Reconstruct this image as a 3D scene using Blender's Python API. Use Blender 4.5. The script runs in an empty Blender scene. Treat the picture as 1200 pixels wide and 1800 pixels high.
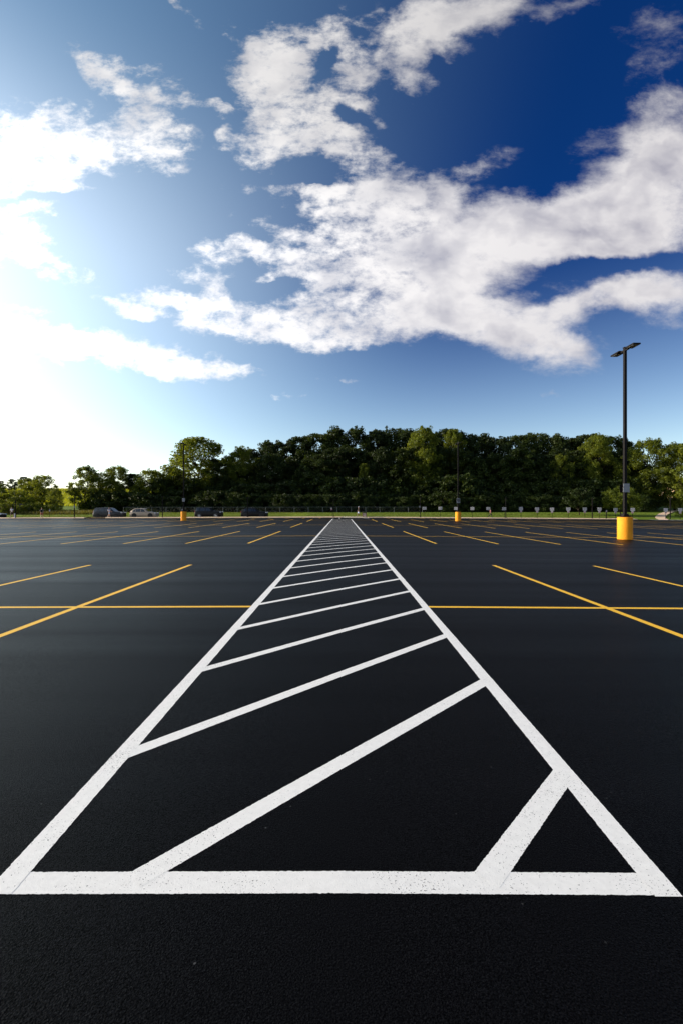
import bpy, bmesh, math, random
import numpy as np
from mathutils import Vector, Matrix, Quaternion

random.seed(7)
scene = bpy.context.scene
COL = scene.collection
R = math.radians

# ------------------------------------------------------------------ camera
CAMH = 1.55
cam = bpy.data.cameras.new('camera'); camo = bpy.data.objects.new('camera', cam)
COL.objects.link(camo); scene.camera = camo
camo.location = (0, 0, CAMH); camo.rotation_euler = (R(90), 0, 0)
cam.sensor_fit = 'AUTO'; cam.sensor_width = 36; cam.sensor_height = 36
cam.lens = 16.0; cam.shift_x = -1.0/1800; cam.shift_y = -6.5/1800
cam.clip_start = 0.05; cam.clip_end = 6000
scene.view_settings.view_transform = 'Standard'; scene.view_settings.look = 'None'
scene.view_settings.exposure = 0.3; scene.view_settings.gamma = 1.0

def px(x, y, Z=None):
    """photo pixel -> (u, v) direction ratios"""
    return (x-601)/800.0, (893.5-y)/800.0

# ------------------------------------------------------------------ sun and sky
SUN_AZ, SUN_EL = -81.0, 17.5      # degrees, azimuth measured from +Y towards +X
sd = Vector((math.sin(R(SUN_AZ))*math.cos(R(SUN_EL)), math.cos(R(SUN_AZ))*math.cos(R(SUN_EL)), math.sin(R(SUN_EL))))
sl = bpy.data.lights.new('sun', 'SUN'); so = bpy.data.objects.new('sun', sl); COL.objects.link(so)
sl.energy = 5.0; sl.angle = R(0.6); sl.color = (1.0, 0.87, 0.68)
so.rotation_euler = sd.to_track_quat('Z', 'Y').to_euler()
so.location = sd*200

def build_world():
    w = bpy.data.worlds.new('World'); scene.world = w; w.use_nodes = True
    nt = w.node_tree; N = nt.nodes; L = nt.links; N.clear()
    def nd(t, **k):
        n = N.new(t)
        for a, b in k.items(): setattr(n, a, b)
        return n
    def setin(n, i, v):
        if hasattr(v, 'is_linked') or isinstance(v, bpy.types.NodeSocket): L.new(v, n.inputs[i])
        else: n.inputs[i].default_value = v
    def M(op, a, b=None, c=None, clamp=False):
        n = nd('ShaderNodeMath', operation=op, use_clamp=clamp)
        setin(n, 0, a)
        if b is not None: setin(n, 1, b)
        if c is not None: setin(n, 2, c)
        return n.outputs[0]
    def smooth(v, a, b, lo=0.0, hi=1.0):
        n = nd('ShaderNodeMapRange', interpolation_type='SMOOTHSTEP')
        setin(n, 0, v); setin(n, 1, a); setin(n, 2, b); setin(n, 3, lo); setin(n, 4, hi)
        return n.outputs[0]
    def mix(f, a, b, mode='MIX'):
        n = nd('ShaderNodeMix', data_type='RGBA', blend_type=mode)
        setin(n, 0, f)
        for i, v in ((6, a), (7, b)):
            if isinstance(v, tuple): n.inputs[i].default_value = (*v, 1)
            else: L.new(v, n.inputs[i])
        return n.outputs[2]
    out = nd('ShaderNodeOutputWorld'); bg = nd('ShaderNodeBackground'); L.new(bg.outputs[0], out.inputs[0])
    STR = 0.10
    bg.inputs[1].default_value = STR
    tc = nd('ShaderNodeTexCoord')
    nrm = nd('ShaderNodeVectorMath', operation='NORMALIZE'); L.new(tc.outputs['Generated'], nrm.inputs[0])
    D = nrm.outputs[0]
    sx = nd('ShaderNodeSeparateXYZ'); L.new(D, sx.inputs[0])
    X, Y, Zc = sx.outputs
    sky = nd('ShaderNodeTexSky', sky_type='NISHITA', sun_disc=False)
    sky.sun_elevation = R(SUN_EL); sky.sun_rotation = R(SUN_AZ)
    sky.altitude = 200; sky.air_density = 1.0; sky.dust_density = 0.6; sky.ozone_density = 2.5
    dt = nd('ShaderNodeVectorMath', operation='DOT_PRODUCT'); L.new(D, dt.inputs[0]); dt.inputs[1].default_value = sd
    ca = M('MAXIMUM', dt.outputs['Value'], 0.0)
    elev = M('MAXIMUM', Zc, 0.0)
    # clear sky: nishita, deeper blue away from the sun (polarised air), pale towards it
    deep = smooth(dt.outputs['Value'], -0.05, 0.78)
    lowsky = smooth(elev, -0.05, 0.52)
    tintA = mix(deep, (0.04, 0.25, 0.66), (1.48, 1.60, 1.46))
    tint = mix(lowsky, mix(deep, (2.1, 1.95, 1.8), (1.8, 1.7, 1.55)), tintA)
    base = mix(1.0, sky.outputs[0], tint, 'MULTIPLY')
    # aureole round the hidden sun
    au = M('ADD', M('MULTIPLY', M('POWER', ca, 2.7), 9.8), M('MULTIPLY', M('POWER', ca, 12.0), 9.0))
    hz = M('POWER', M('SUBTRACT', 1.0, elev), 2.2)
    au = M('MULTIPLY', au, M('ADD', smooth(elev, 0.74, 0.42), M('MULTIPLY', hz, 0.18)))
    aucol = nd('ShaderNodeVectorMath', operation='SCALE'); aucol.inputs[0].default_value = (0.98, 1.0, 1.0); L.new(au, aucol.inputs[3])
    # ---- clouds, laid out by direction
    inv = M('DIVIDE', 1.0, M('MAXIMUM', Y, 0.12))
    cb = nd('ShaderNodeCombineXYZ'); L.new(M('MULTIPLY', X, inv), cb.inputs[0]); L.new(M('MULTIPLY', Zc, inv), cb.inputs[1])
    UV = cb.outputs[0]; cbx = M('MULTIPLY', X, inv)
    def noise(vec, scale, detail, rough=0.55, dist=0.0, off=(0, 0, 0), scl=(1, 1, 1), rotz=0.0):
        mp = nd('ShaderNodeMapping'); L.new(vec, mp.inputs[0]); mp.inputs[1].default_value = off; mp.inputs[3].default_value = scl
        mp.inputs[2].default_value = (0, 0, rotz)
        n = nd('ShaderNodeTexNoise'); L.new(mp.outputs[0], n.inputs['Vector'])
        n.inputs['Scale'].default_value = scale; n.inputs['Detail'].default_value = detail
        n.inputs['Roughness'].default_value = rough; n.inputs['Distortion'].default_value = dist
        return n
    w1 = noise(UV, 5.0, 5, 0.6)
    sb = nd('ShaderNodeVectorMath', operation='SUBTRACT'); L.new(w1.outputs['Color'], sb.inputs[0]); sb.inputs[1].default_value = (0.5, 0.5, 0.5)
    sc = nd('ShaderNodeVectorMath', operation='SCALE'); L.new(sb.outputs[0], sc.inputs[0]); sc.inputs[3].default_value = 0.11
    ad = nd('ShaderNodeVectorMath', operation='ADD'); L.new(UV, ad.inputs[0]); L.new(sc.outputs[0], ad.inputs[1])
    fl = nd('ShaderNodeVectorMath', operation='MULTIPLY'); L.new(ad.outputs[0], fl.inputs[0]); fl.inputs[1].default_value = (1, 1, 0)
    W = fl.outputs[0]
    # (centre x, centre y, half width, half height, tilt, weight) in photo pixels -> direction ratios
    blobs = [
      (40,275,150,85,5,1.1),(150,240,150,62,0,1.1),(255,242,92,60,12,1.0),(215,150,105,30,33,.9),(290,150,50,42,25,.7),
      (20,400,85,60,0,.7),(95,468,90,20,12,.6),(30,440,60,30,0,.5),
      (70,585,170,45,12,.9),(240,628,150,34,9,.9),(330,655,140,20,3,.9),(180,605,150,34,12,.5),
      (485,110,85,70,10,1.1),(500,165,80,70,0,1.0),(455,130,50,60,0,.8),(480,245,65,62,0,.9),(550,225,105,72,10,1.0),(610,262,60,42,15,.8),
      (590,60,50,45,0,.6),(620,150,55,50,-20,.8),(560,60,40,30,0,.4),(660,290,60,25,10,.5),(665,225,30,25,0,.5),
      (690,85,110,50,-25,1.1),(790,45,120,52,-25,1.1),(890,5,110,42,-20,1.0),(1000,4,80,20,-12,.6),(718,135,42,42,0,.9),(640,30,35,25,0,.4),
      (540,345,85,28,15,.9),(640,375,100,62,10,1.1),(720,350,85,58,10,1.0),(790,330,40,45,0,.7),(670,445,150,95,0,1.2),(640,520,130,70,0,1.2),(790,430,150,95,0,1.2),
      (900,420,150,72,0,1.1),(1000,385,150,80,-15,1.2),(1110,330,150,115,-28,1.2),(1190,250,90,95,-25,1.0),(1130,400,170,75,-5,1.1),
      (800,530,190,62,3,1.2),(900,575,150,50,15,1.1),(965,615,85,42,25,1.0),(1090,510,150,42,-8,1.0),(1190,525,110,42,0,1.0),(980,540,140,38,-5,.9),(1190,575,110,18,0,.5),
      (580,570,160,42,-3,1.1),(460,578,150,26,6,1.0),(345,548,95,28,14,.9),(375,505,85,28,25,.8),(285,522,70,22,5,.75),(400,540,80,24,5,.6),(225,535,60,14,18,.75),
      (385,450,48,36,10,.85),(470,440,75,26,0,.75),(540,470,75,40,5,.75),(430,420,40,14,5,.55),(500,398,60,18,10,.6),(570,415,45,22,0,.6),(355,430,25,12,0,.5),(480,478,40,16,0,.55),(450,380,40,14,0,.5),
      (440,325,50,20,5,.6),
      (660,600,75,14,-6,.6),(635,592,35,9,0,.5),(390,192,18,15,0,.55),(328,25,42,12,42,.6),(390,48,25,18,0,.5),(362,178,22,12,0,.4),(395,232,20,14,0,.45),(395,252,18,8,0,.35),
      (1130,40,90,42,5,.62),(1160,118,55,38,-20,.6),(1170,175,70,34,-25,.7),(980,693,26,7,0,.5),(505,697,30,8,0,.4),(600,665,40,7,0,.4),(860,285,60,26,-10,.40),(830,290,25,14,0,.4),
      # gaps
      (1095,468,110,20,-5,-1.1),(975,520,90,18,-14,-.9),(765,352,25,22,0,-.6),(530,290,90,14,4,-.6),(1000,470,60,14,-10,-.6),(572,120,16,50,15,-.8),(610,210,50,18,30,-.7),(520,315,90,14,5,-.7),(470,505,85,16,4,-.7),(590,455,45,14,-30,-.6),(440,470,14,30,0,-.5),(630,20,30,18,0,-.4),(690,170,30,20,0,-.5),(760,100,20,25,-20,-.5),(60,350,120,10,-6,-.6),
    ]
    acc = None
    for (cx, cy, rx, ry, an, wt) in blobs:
        mp = nd('ShaderNodeMapping', vector_type='TEXTURE'); L.new(W, mp.inputs[0])
        u, v = px(cx, cy)
        mp.inputs[1].default_value = (u, v, 0); mp.inputs[2].default_value = (0, 0, R(-an)); mp.inputs[3].default_value = (rx*1.22/800, ry*1.22/800, 1)
        g = nd('ShaderNodeTexGradient', gradient_type='SPHERICAL'); L.new(mp.outputs[0], g.inputs[0])
        acc = M('MULTIPLY', g.outputs['Fac'], wt) if acc is None else M('MULTIPLY_ADD', g.outputs['Fac'], wt, acc)
    acc = M('MINIMUM', acc, M('ADD', 0.84, M('MULTIPLY', smooth(cbx, -0.02, 0.35), 0.45)))
    # clouds behind the viewer: plain noise
    back = noise(D, 2.2, 6, 0.55, scl=(1, 1, 2.5))
    backd = M('MULTIPLY', smooth(back.outputs['Fac'], 0.45, 0.75), 1.0)
    front = smooth(Y, 0.10, 0.30)
    body = M('ADD', M('MULTIPLY', acc, front), M('MULTIPLY', backd, M('SUBTRACT', 1.0, front)))
    n1 = noise(UV, 6.0, 10, 0.66, 0.15, scl=(0.8, 1.35, 1), rotz=R(-8))
    n2 = noise(UV, 24.0, 8, 0.66, 0.1, off=(3, 1, 0), scl=(0.8, 1.3, 1), rotz=R(10))
    soft = smooth(cbx, -0.08, 0.42)              # the eastern bank is smoother, the western one torn
    wA = M('ADD', 0.50, M('MULTIPLY', soft, 0.28))
    nn = M('ADD', M('MULTIPLY', n1.outputs['Fac'], wA), M('MULTIPLY', n2.outputs['Fac'], M('SUBTRACT', 1.0, wA)))
    amp = M('SUBTRACT', 5.0, M('MULTIPLY', soft, 1.7))
    dens = M('ADD', body, M('MULTIPLY', M('SUBTRACT', nn, 0.5), amp))
    cov = smooth(dens, 0.10, M('ADD', 1.12, M('MULTIPLY', soft, 0.15)))
    cov = M('MULTIPLY', cov, smooth(body, 0.0, 0.12))
    # billow shading: density difference towards the sun
    p1 = noise(W, 9.0, 3.5, 0.55, 0.2, scl=(0.85, 1.2, 1)); p2 = noise(W, 9.0, 3.5, 0.55, 0.2, off=(0.20, -0.16, 0), scl=(0.85, 1.2, 1))
    rel = M('SUBTRACT', p1.outputs['Fac'], p2.outputs['Fac'])
    thick = smooth(dens, 0.7, 2.2)
    sh = M('ADD', 0.74, M('MULTIPLY', rel, 2.1))
    n4 = noise(UV, 3.2, 5, 0.6, 0.3, off=(5, 2, 0), scl=(0.7, 1.5, 1), rotz=R(-14))
    sh = M('ADD', sh, M('MULTIPLY', M('SUBTRACT', n4.outputs['Fac'], 0.5), 2.0))
    sh = M('SUBTRACT', sh, M('MULTIPLY', thick, 0.18), clamp=True)
    side = smooth(dt.outputs['Value'], -0.3, 0.75)
    lit = mix(side, (6.5, 6.3, 6.4), (10.2, 10.0, 9.9))
    dark = mix(side, (3.2, 3.15, 3.75), (6.4, 6.5, 7.0))
    high = smooth(elev, 0.50, 0.68, 1.0, 0.72)
    ccol = mix(sh, dark, lit)
    cvs = nd('ShaderNodeVectorMath', operation='SCALE'); L.new(ccol, cvs.inputs[0]); L.new(high, cvs.inputs[3])
    covf = M('MULTIPLY', cov, 0.97)
    tot = mix(covf, base, cvs.outputs[0])
    fin = nd('ShaderNodeVectorMath', operation='ADD'); L.new(tot, fin.inputs[0]); L.new(aucol.outputs[0], fin.inputs[1])
    L.new(fin.outputs[0], bg.inputs[0])
    w.cycles.sampling_method = 'MANUAL'; w.cycles.sample_map_resolution = 1024
build_world()

# ------------------------------------------------------------------ materials
def new_mat(name):
    m = bpy.data.materials.new(name); m.use_nodes = True
    nt = m.node_tree; b = nt.nodes['Principled BSDF']
    return m, nt, b
def nin(b, k, v): b.inputs[k].default_value = v
def texn(nt, scale, detail=4, rough=.55, coord='Object', scl=None):
    tc = nt.nodes.new('ShaderNodeTexCoord'); n = nt.nodes.new('ShaderNodeTexNoise')
    if scl:
        mp = nt.nodes.new('ShaderNodeMapping'); mp.inputs[3].default_value = scl
        nt.links.new(tc.outputs[coord], mp.inputs[0]); nt.links.new(mp.outputs[0], n.inputs['Vector'])
    else: nt.links.new(tc.outputs[coord], n.inputs['Vector'])
    n.inputs['Scale'].default_value = scale; n.inputs['Detail'].default_value = detail; n.inputs['Roughness'].default_value = rough
    return n
def ramp(nt, src, stops):
    r = nt.nodes.new('ShaderNodeValToRGB'); nt.links.new(src, r.inputs[0])
    e = r.color_ramp.elements
    while len(e) < len(stops): e.new(0.5)
    for i, (p, c) in enumerate(stops):
        e[i].position = p; e[i].color = (*c, 1) if len(c) == 3 else c
    return r
def simple(name, col, rough=.5, metal=0, var=.12, scale=6, bump=0, spec=.5, coat=0):
    m, nt, b = new_mat(name)
    n = texn(nt, scale, 5)
    c0 = tuple(max(0, x*(1-var)) for x in col); c1 = tuple(min(1, x*(1+var)) for x in col)
    r = ramp(nt, n.outputs['Fac'], [(.3, c0), (.7, c1)])
    nt.links.new(r.outputs[0], b.inputs['Base Color'])
    nin(b, 'Roughness', rough); nin(b, 'Metallic', metal); nin(b, 'Specular IOR Level', spec); nin(b, 'Coat Weight', coat)
    if bump:
        bp = nt.nodes.new('ShaderNodeBump'); bp.inputs['Strength'].default_value = bump; bp.inputs['Distance'].default_value = .02
        nt.links.new(n.outputs['Fac'], bp.inputs['Height']); nt.links.new(bp.outputs[0], b.inputs['Normal'])
    return m

def asphalt_mat(name='asphalt'):
    m, nt, b = new_mat(name); L = nt.links
    fine = texn(nt, 165, 4, .8); mid = texn(nt, 110, 4, .7); big = texn(nt, .35, 5, .6, scl=(.35, 1.6, 1)); band = texn(nt, .55, 3, .6, scl=(.06, 1.5, 1))
    vor = nt.nodes.new('ShaderNodeTexVoronoi'); vor.inputs['Scale'].default_value = 150
    tc = nt.nodes.new('ShaderNodeTexCoord'); L.new(tc.outputs['Object'], vor.inputs['Vector'])
    r1 = ramp(nt, big.outputs['Fac'], [(.3, (.0018, .0018, .0021)), (.72, (.0038, .0038, .0044))])
    r2 = ramp(nt, fine.outputs['Fac'], [(.36, (.35, .35, .35)), (.54, (1, 1, 1)), (.66, (3.0, 3.0, 3.0))])
    mx = nt.nodes.new('ShaderNodeMix'); mx.data_type = 'RGBA'; mx.blend_type = 'MULTIPLY'; mx.inputs[0].default_value = 1
    L.new(r1.outputs[0], mx.inputs[6]); L.new(r2.outputs[0], mx.inputs[7])
    # sparse pale stones
    wn = nt.nodes.new('ShaderNodeTexVoronoi'); wn.inputs['Scale'].default_value = 38; L.new(tc.outputs['Object'], wn.inputs['Vector'])
    rr = ramp(nt, wn.outputs['Color'], [(.93, (0, 0, 0)), (.97, (1, 1, 1))])
    rd = ramp(nt, wn.outputs['Distance'], [(.10, (1, 1, 1)), (.2, (0, 0, 0))])
    mm = nt.nodes.new('ShaderNodeMix'); mm.data_type = 'RGBA'; mm.blend_type = 'MULTIPLY'; mm.inputs[0].default_value = 1
    L.new(rr.outputs[0], mm.inputs[6]); L.new(rd.outputs[0], mm.inputs[7])
    ms = nt.nodes.new('ShaderNodeMix'); ms.data_type = 'RGBA'; L.new(mm.outputs[2], ms.inputs[0]); L.new(mx.outputs[2], ms.inputs[6]); ms.inputs[7].default_value = (.10, .10, .10, 1)
    L.new(ms.outputs[2], b.inputs['Base Color'])
    rg = ramp(nt, band.outputs['Fac'], [(.3, (.36, .36, .36)), (.7, (.47, .47, .47))])
    L.new(rg.outputs[0], b.inputs['Roughness']); nin(b, 'Specular IOR Level', .045)
    sp = ramp(nt, fine.outputs['Fac'], [(.38, (.004, .004, .004)), (.50, (.03, .03, .03)), (.62, (.055, .055, .055))]); L.new(sp.outputs[0], b.inputs['Specular IOR Level'])
    ad = nt.nodes.new('ShaderNodeMath'); ad.operation = 'ADD'; L.new(vor.outputs['Distance'], ad.inputs[0]); L.new(mid.outputs['Fac'], ad.inputs[1])
    bp = nt.nodes.new('ShaderNodeBump'); bp.inputs['Strength'].default_value = .5; bp.inputs['Distance'].default_value = .003
    L.new(ad.outputs[0], bp.inputs['Height']); L.new(bp.outputs[0], b.inputs['Normal'])
    return m
M_ASPH = asphalt_mat()

def paint_mat(name, col, wear=.5):
    m, nt, b = new_mat(name); L = nt.links
    a = texn(nt, 120, 3, .65); c = texn(nt, 3.0, 4, .6); e = texn(nt, 30, 4, .6)
    # pits where the coarse stones show through, denser in worn areas
    ma = nt.nodes.new('ShaderNodeMath'); ma.operation = 'MULTIPLY_ADD'; L.new(c.outputs['Fac'], ma.inputs[0]); ma.inputs[1].default_value = .28; L.new(a.outputs['Fac'], ma.inputs[2])
    th = .655+(.5-wear)*.12
    rp = ramp(nt, ma.outputs[0], [(min(th+.09, .96), (0, 0, 0)), (min(th+.13, .99), (1, 1, 1))])
    tone = ramp(nt, e.outputs['Fac'], [(.3, tuple(x*.9 for x in col)), (.7, col)])
    mx = nt.nodes.new('ShaderNodeMix'); mx.data_type = 'RGBA'; L.new(rp.outputs[0], mx.inputs[0]); L.new(tone.outputs[0], mx.inputs[6]); mx.inputs[7].default_value = (.03, .03, .034, 1)
    L.new(mx.outputs[2], b.inputs['Base Color']); nin(b, 'Roughness', .62); nin(b, 'Specular IOR Level', .3)
    bp = nt.nodes.new('ShaderNodeBump'); bp.inputs['Strength'].default_value = .3; bp.inputs['Distance'].default_value = .003
    L.new(a.outputs['Fac'], bp.inputs['Height']); L.new(bp.outputs[0], b.inputs['Normal'])
    return m
M_WHITE = paint_mat('white_road_paint', (.88, .87, .84), .22)
M_YEL = paint_mat('yellow_road_paint', (.96, .54, .03), .2)

def grass_mat(name, c0, c1, c2):
    m, nt, b = new_mat(name); L = nt.links
    a = texn(nt, .5, 6, .65); f = texn(nt, 9, 5, .7)
    ad = nt.nodes.new('ShaderNodeMath'); ad.operation = 'MULTIPLY_ADD'; L.new(f.outputs['Fac'], ad.inputs[0]); ad.inputs[1].default_value = .5
    L.new(a.outputs['Fac'], ad.inputs[2])
    r = ramp(nt, ad.outputs[0], [(.5, c0), (.75, c1), (1.0, c2)])
    L.new(r.outputs[0], b.inputs['Base Color']); nin(b, 'Roughness', .9); nin(b, 'Specular IOR Level', .1)
    bp = nt.nodes.new('ShaderNodeBump'); bp.inputs['Strength'].default_value = .8; bp.inputs['Distance'].default_value = .15
    L.new(f.outputs['Fac'], bp.inputs['Height']); L.new(bp.outputs[0], b.inputs['Normal'])
    return m
M_GRASS = grass_mat('grass_turf', (.075, .125, .012), (.13, .19, .018), (.19, .24, .035))

def leaf_mat(name, c0, c1, trans=.4):
    m, nt, b = new_mat(name); L = nt.links
    a = texn(nt, .55, 4, .6); f = texn(nt, 3.5, 3, .6)
    oi = nt.nodes.new('ShaderNodeObjectInfo')
    s = nt.nodes.new('ShaderNodeMath'); s.operation = 'ADD'; L.new(a.outputs['Fac'], s.inputs[0]); L.new(f.outputs['Fac'], s.inputs[1])
    s2 = nt.nodes.new('ShaderNodeMath'); s2.operation = 'MULTIPLY_ADD'; L.new(oi.outputs['Random'], s2.inputs[0]); s2.inputs[1].default_value = .35; L.new(s.outputs[0], s2.inputs[2])
    s3 = nt.nodes.new('ShaderNodeMath'); s3.operation = 'SUBTRACT'; L.new(s2.outputs[0], s3.inputs[0]); s3.inputs[1].default_value = .6
    r = ramp(nt, s3.outputs[0], [(.25, c0), (.85, c1)])
    L.new(r.outputs[0], b.inputs['Base Color']); nin(b, 'Roughness', .55); nin(b, 'Specular IOR Level', .25)
    tr = nt.nodes.new('ShaderNodeBsdfTranslucent')
    hs = nt.nodes.new('ShaderNodeMix'); hs.data_type = 'RGBA'; hs.blend_type = 'MULTIPLY'; hs.inputs[0].default_value = 1
    L.new(r.outputs[0], hs.inputs[6]); hs.inputs[7].default_value = (1.5, 1.35, .55, 1); L.new(hs.outputs[2], tr.inputs[0])
    mx = nt.nodes.new('ShaderNodeMixShader'); mx.inputs[0].default_value = trans
    L.new(b.outputs[0], mx.inputs[1]); L.new(tr.outputs[0], mx.inputs[2])
    L.new(mx.outputs[0], nt.nodes['Material Output'].inputs[0])
    return m
M_LEAFD = leaf_mat('dark_leaves', (.013, .024, .005), (.046, .068, .011), .34)
M_LEAFL = leaf_mat('light_leaves', (.070, .100, .012), (.17, .20, .025), .52)
M_LEAFY = leaf_mat('meadow_blades', (.20, .24, .015), (.36, .36, .03), .5)
M_BARK = simple('bark', (.045, .034, .025), .9, var=.4, scale=5, bump=.6, spec=.1)
M_CONC = simple('concrete', (.78, .56, .38), .85, var=.18, scale=2.5, bump=.2, spec=.2)
M_CONCL = simple('pale_concrete', (.72, .60, .48), .85, var=.12, scale=2.0, bump=.2, spec=.2)
M_POLE = simple('dark_bronze_metal', (.010, .008, .008), .6, 0, .2, 3, 0, .12)
M_BLACKP = simple('black_plastic', (.012, .012, .013), .5, 0, .2, 5)
M_SIGN = simple('sign_face', (.93, .92, .89), .45, 0, .03, 3)
M_INK = simple('sign_ink', (.26, .26, .29), .6, 0, .1, 3)
M_RED = simple('red_ink', (.50, .06, .05), .6, 0, .1, 3)
M_GALV = simple('galvanised_steel', (.20, .21, .21), .5, .4, .15, 8)
M_TYRE = simple('tyre_rubber', (.012, .012, .012), .8, 0, .2, 10)
M_RIM = simple('rim_alloy', (.45, .45, .47), .3, .8, .1, 8)
M_DRIM = simple('dark_rim', (.03, .03, .032), .4, .6, .1, 8)

def base_paint():
    m, nt, b = new_mat('yellow_base_paint'); L = nt.links
    a = texn(nt, 2.2, 6, .65); f = texn(nt, 14, 4, .7)
    ra = ramp(nt, a.outputs['Fac'], [(.3, (.80, .29, .010)), (.7, (.90, .37, .022))])
    rf = ramp(nt, f.outputs['Fac'], [(.66, (0, 0, 0)), (.72, (1, 1, 1))])
    mx = nt.nodes.new('ShaderNodeMix'); mx.data_type = 'RGBA'; L.new(rf.outputs[0], mx.inputs[0]); L.new(ra.outputs[0], mx.inputs[6]); mx.inputs[7].default_value = (.50, .24, .03, 1)
    L.new(mx.outputs[2], b.inputs['Base Color']); nin(b, 'Roughness', .75); nin(b, 'Specular IOR Level', .25)
    bp = nt.nodes.new('ShaderNodeBump'); bp.inputs['Strength'].default_value = .35; bp.inputs['Distance'].default_value = .01
    L.new(f.outputs['Fac'], bp.inputs['Height']); L.new(bp.outputs[0], b.inputs['Normal'])
    return m
M_BASE = base_paint()
def glass_mat():
    m, nt, b = new_mat('car_glass'); nin(b, 'Base Color', (.02, .025, .03, 1)); nin(b, 'Roughness', .08); nin(b, 'Specular IOR Level', .8)
    n = texn(nt, 2, 2); r = ramp(nt, n.outputs['Fac'], [(.3, (.015, .018, .022)), (.7, (.03, .035, .04))]); nt.links.new(r.outputs[0], b.inputs['Base Color'])
    return m
M_GLASS = glass_mat()

# ------------------------------------------------------------------ object helpers
def link(o, parent=None):
    COL.objects.link(o)
    if parent is not None: o.parent = parent
    return o
def tag(o, label=None, cat=None, group=None, kind=None):
    if label: o['label'] = label
    if cat: o['category'] = cat
    if group: o['group'] = group
    if kind: o['kind'] = kind
    return o
def empty(name, loc, rz=0.0):
    o = bpy.data.objects.new(name, None); o.location = loc; o.rotation_euler = (0, 0, rz); o.empty_display_size = .2
    return link(o)
def from_np(name, V, F, mats, parent=None, smooth=False, matidx=None):
    me = bpy.data.meshes.new(name)
    V = np.asarray(V, dtype=np.float32); F = np.asarray(F, dtype=np.int32)
    k = F.shape[1]
    me.vertices.add(len(V)); me.vertices.foreach_set('co', V.ravel())
    me.loops.add(F.size); me.loops.foreach_set('vertex_index', F.ravel())
    me.polygons.add(len(F)); me.polygons.foreach_set('loop_start', np.arange(0, F.size, k, dtype=np.int32))
    me.polygons.foreach_set('loop_total', np.full(len(F), k, dtype=np.int32))
    me.update(calc_edges=True)
    if smooth: me.polygons.foreach_set('use_smooth', np.ones(len(F), dtype=bool))
    for m in (mats if isinstance(mats, (list, tuple)) else [mats]): me.materials.append(m)
    o = bpy.data.objects.new(name, me)
    return link(o, parent)
class MB:
    """collects shapes, build() links them as one mesh object"""
    def __init__(s): s.bm = bmesh.new()
    def box(s, c, d, rz=0.0, ry=0.0, rx=0.0, bevel=0.0, taper=1.0):
        r = bmesh.ops.create_cube(s.bm, size=1.0); vs = r['verts']
        for v in vs:
            if taper != 1.0 and v.co.z > 0: v.co.x *= taper; v.co.y *= taper
        bmesh.ops.scale(s.bm, vec=d, verts=vs)
        if bevel:
            es = list({e for v in vs for e in v.link_edges})
            rr = bmesh.ops.bevel(s.bm, geom=es, offset=bevel, segments=2, affect='EDGES', profile=.6)
            vs = list({v for f in rr['faces'] for v in f.verts} | {v for v in vs if v.is_valid})
        m = Matrix.Translation(c) @ Matrix.Rotation(rz, 4, 'Z') @ Matrix.Rotation(ry, 4, 'Y') @ Matrix.Rotation(rx, 4, 'X')
        bmesh.ops.transform(s.bm, matrix=m, verts=vs); return s
    def cyl(s, c, r, h, n=20, axis='Z', r2=None, bevel=0.0):
        rr = bmesh.ops.create_cone(s.bm, cap_ends=True, segments=n, radius1=r, radius2=r if r2 is None else r2, depth=h); vs = rr['verts']
        if bevel:
            es = [e for e in {e for v in vs for e in v.link_edges} if len([f for f in e.link_faces if len(f.verts) > 4]) == 1]
            q = bmesh.ops.bevel(s.bm, geom=es, offset=bevel, segments=3, affect='EDGES', profile=.6)
            vs = list({v for f in q['faces'] for v in f.verts} | {v for v in vs if v.is_valid})
        m = Matrix.Translation(c)
        if axis == 'Y': m = m @ Matrix.Rotation(R(90), 4, 'X')
        if axis == 'X': m = m @ Matrix.Rotation(R(90), 4, 'Y')
        bmesh.ops.transform(s.bm, matrix=m, verts=vs); return s
    def tube(s, pts, rad, n=8):
        rad = rad if isinstance(rad, (list, tuple)) else [rad]*len(pts)
        rings = []
        for i, p in enumerate(pts):
            p = Vector(p)
            d = (Vector(pts[min(i+1, len(pts)-1)])-Vector(pts[max(i-1, 0)])).normalized()
            q = d.to_track_quat('Z', 'Y')
            rings.append([s.bm.verts.new(p+q @ Vector((math.cos(2*math.pi*k/n)*rad[i], math.sin(2*math.pi*k/n)*rad[i], 0))) for k in range(n)])
        for a, b in zip(rings, rings[1:]):
            for k in range(n): s.bm.faces.new((a[k], a[(k+1) % n], b[(k+1) % n], b[k]))
        s.bm.faces.new(rings[0][::-1]); s.bm.faces.new(rings[-1]); return s
    def poly(s, pts):
        s.bm.faces.new([s.bm.verts.new(p) for p in pts]); return s
    def sphere(s, c, r, seg=12, scl=(1, 1, 1)):
        q = bmesh.ops.create_uvsphere(s.bm, u_segments=seg, v_segments=max(6, seg*2//3), radius=r)
        bmesh.ops.transform(s.bm, matrix=Matrix.Translation(c) @ Matrix.Diagonal((*scl, 1)), verts=q['verts']); return s
    def build(s, name, mat, parent=None, smooth=False):
        bmesh.ops.recalc_face_normals(s.bm, faces=s.bm.faces)
        me = bpy.data.meshes.new(name); s.bm.to_mesh(me); s.bm.free(); me.materials.append(mat)
        if smooth:
            for p in me.polygons: p.use_smooth = True
            try: me.set_sharp_from_angle(angle=R(40))
            except Exception: pass
        o = bpy.data.objects.new(name, me); return link(o, parent)
def copy_tree(o, parent=None):
    c = o.copy(); COL.objects.link(c); c.parent = parent
    for ch in list(o.children): copy_tree(ch, c)
    return c

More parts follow.
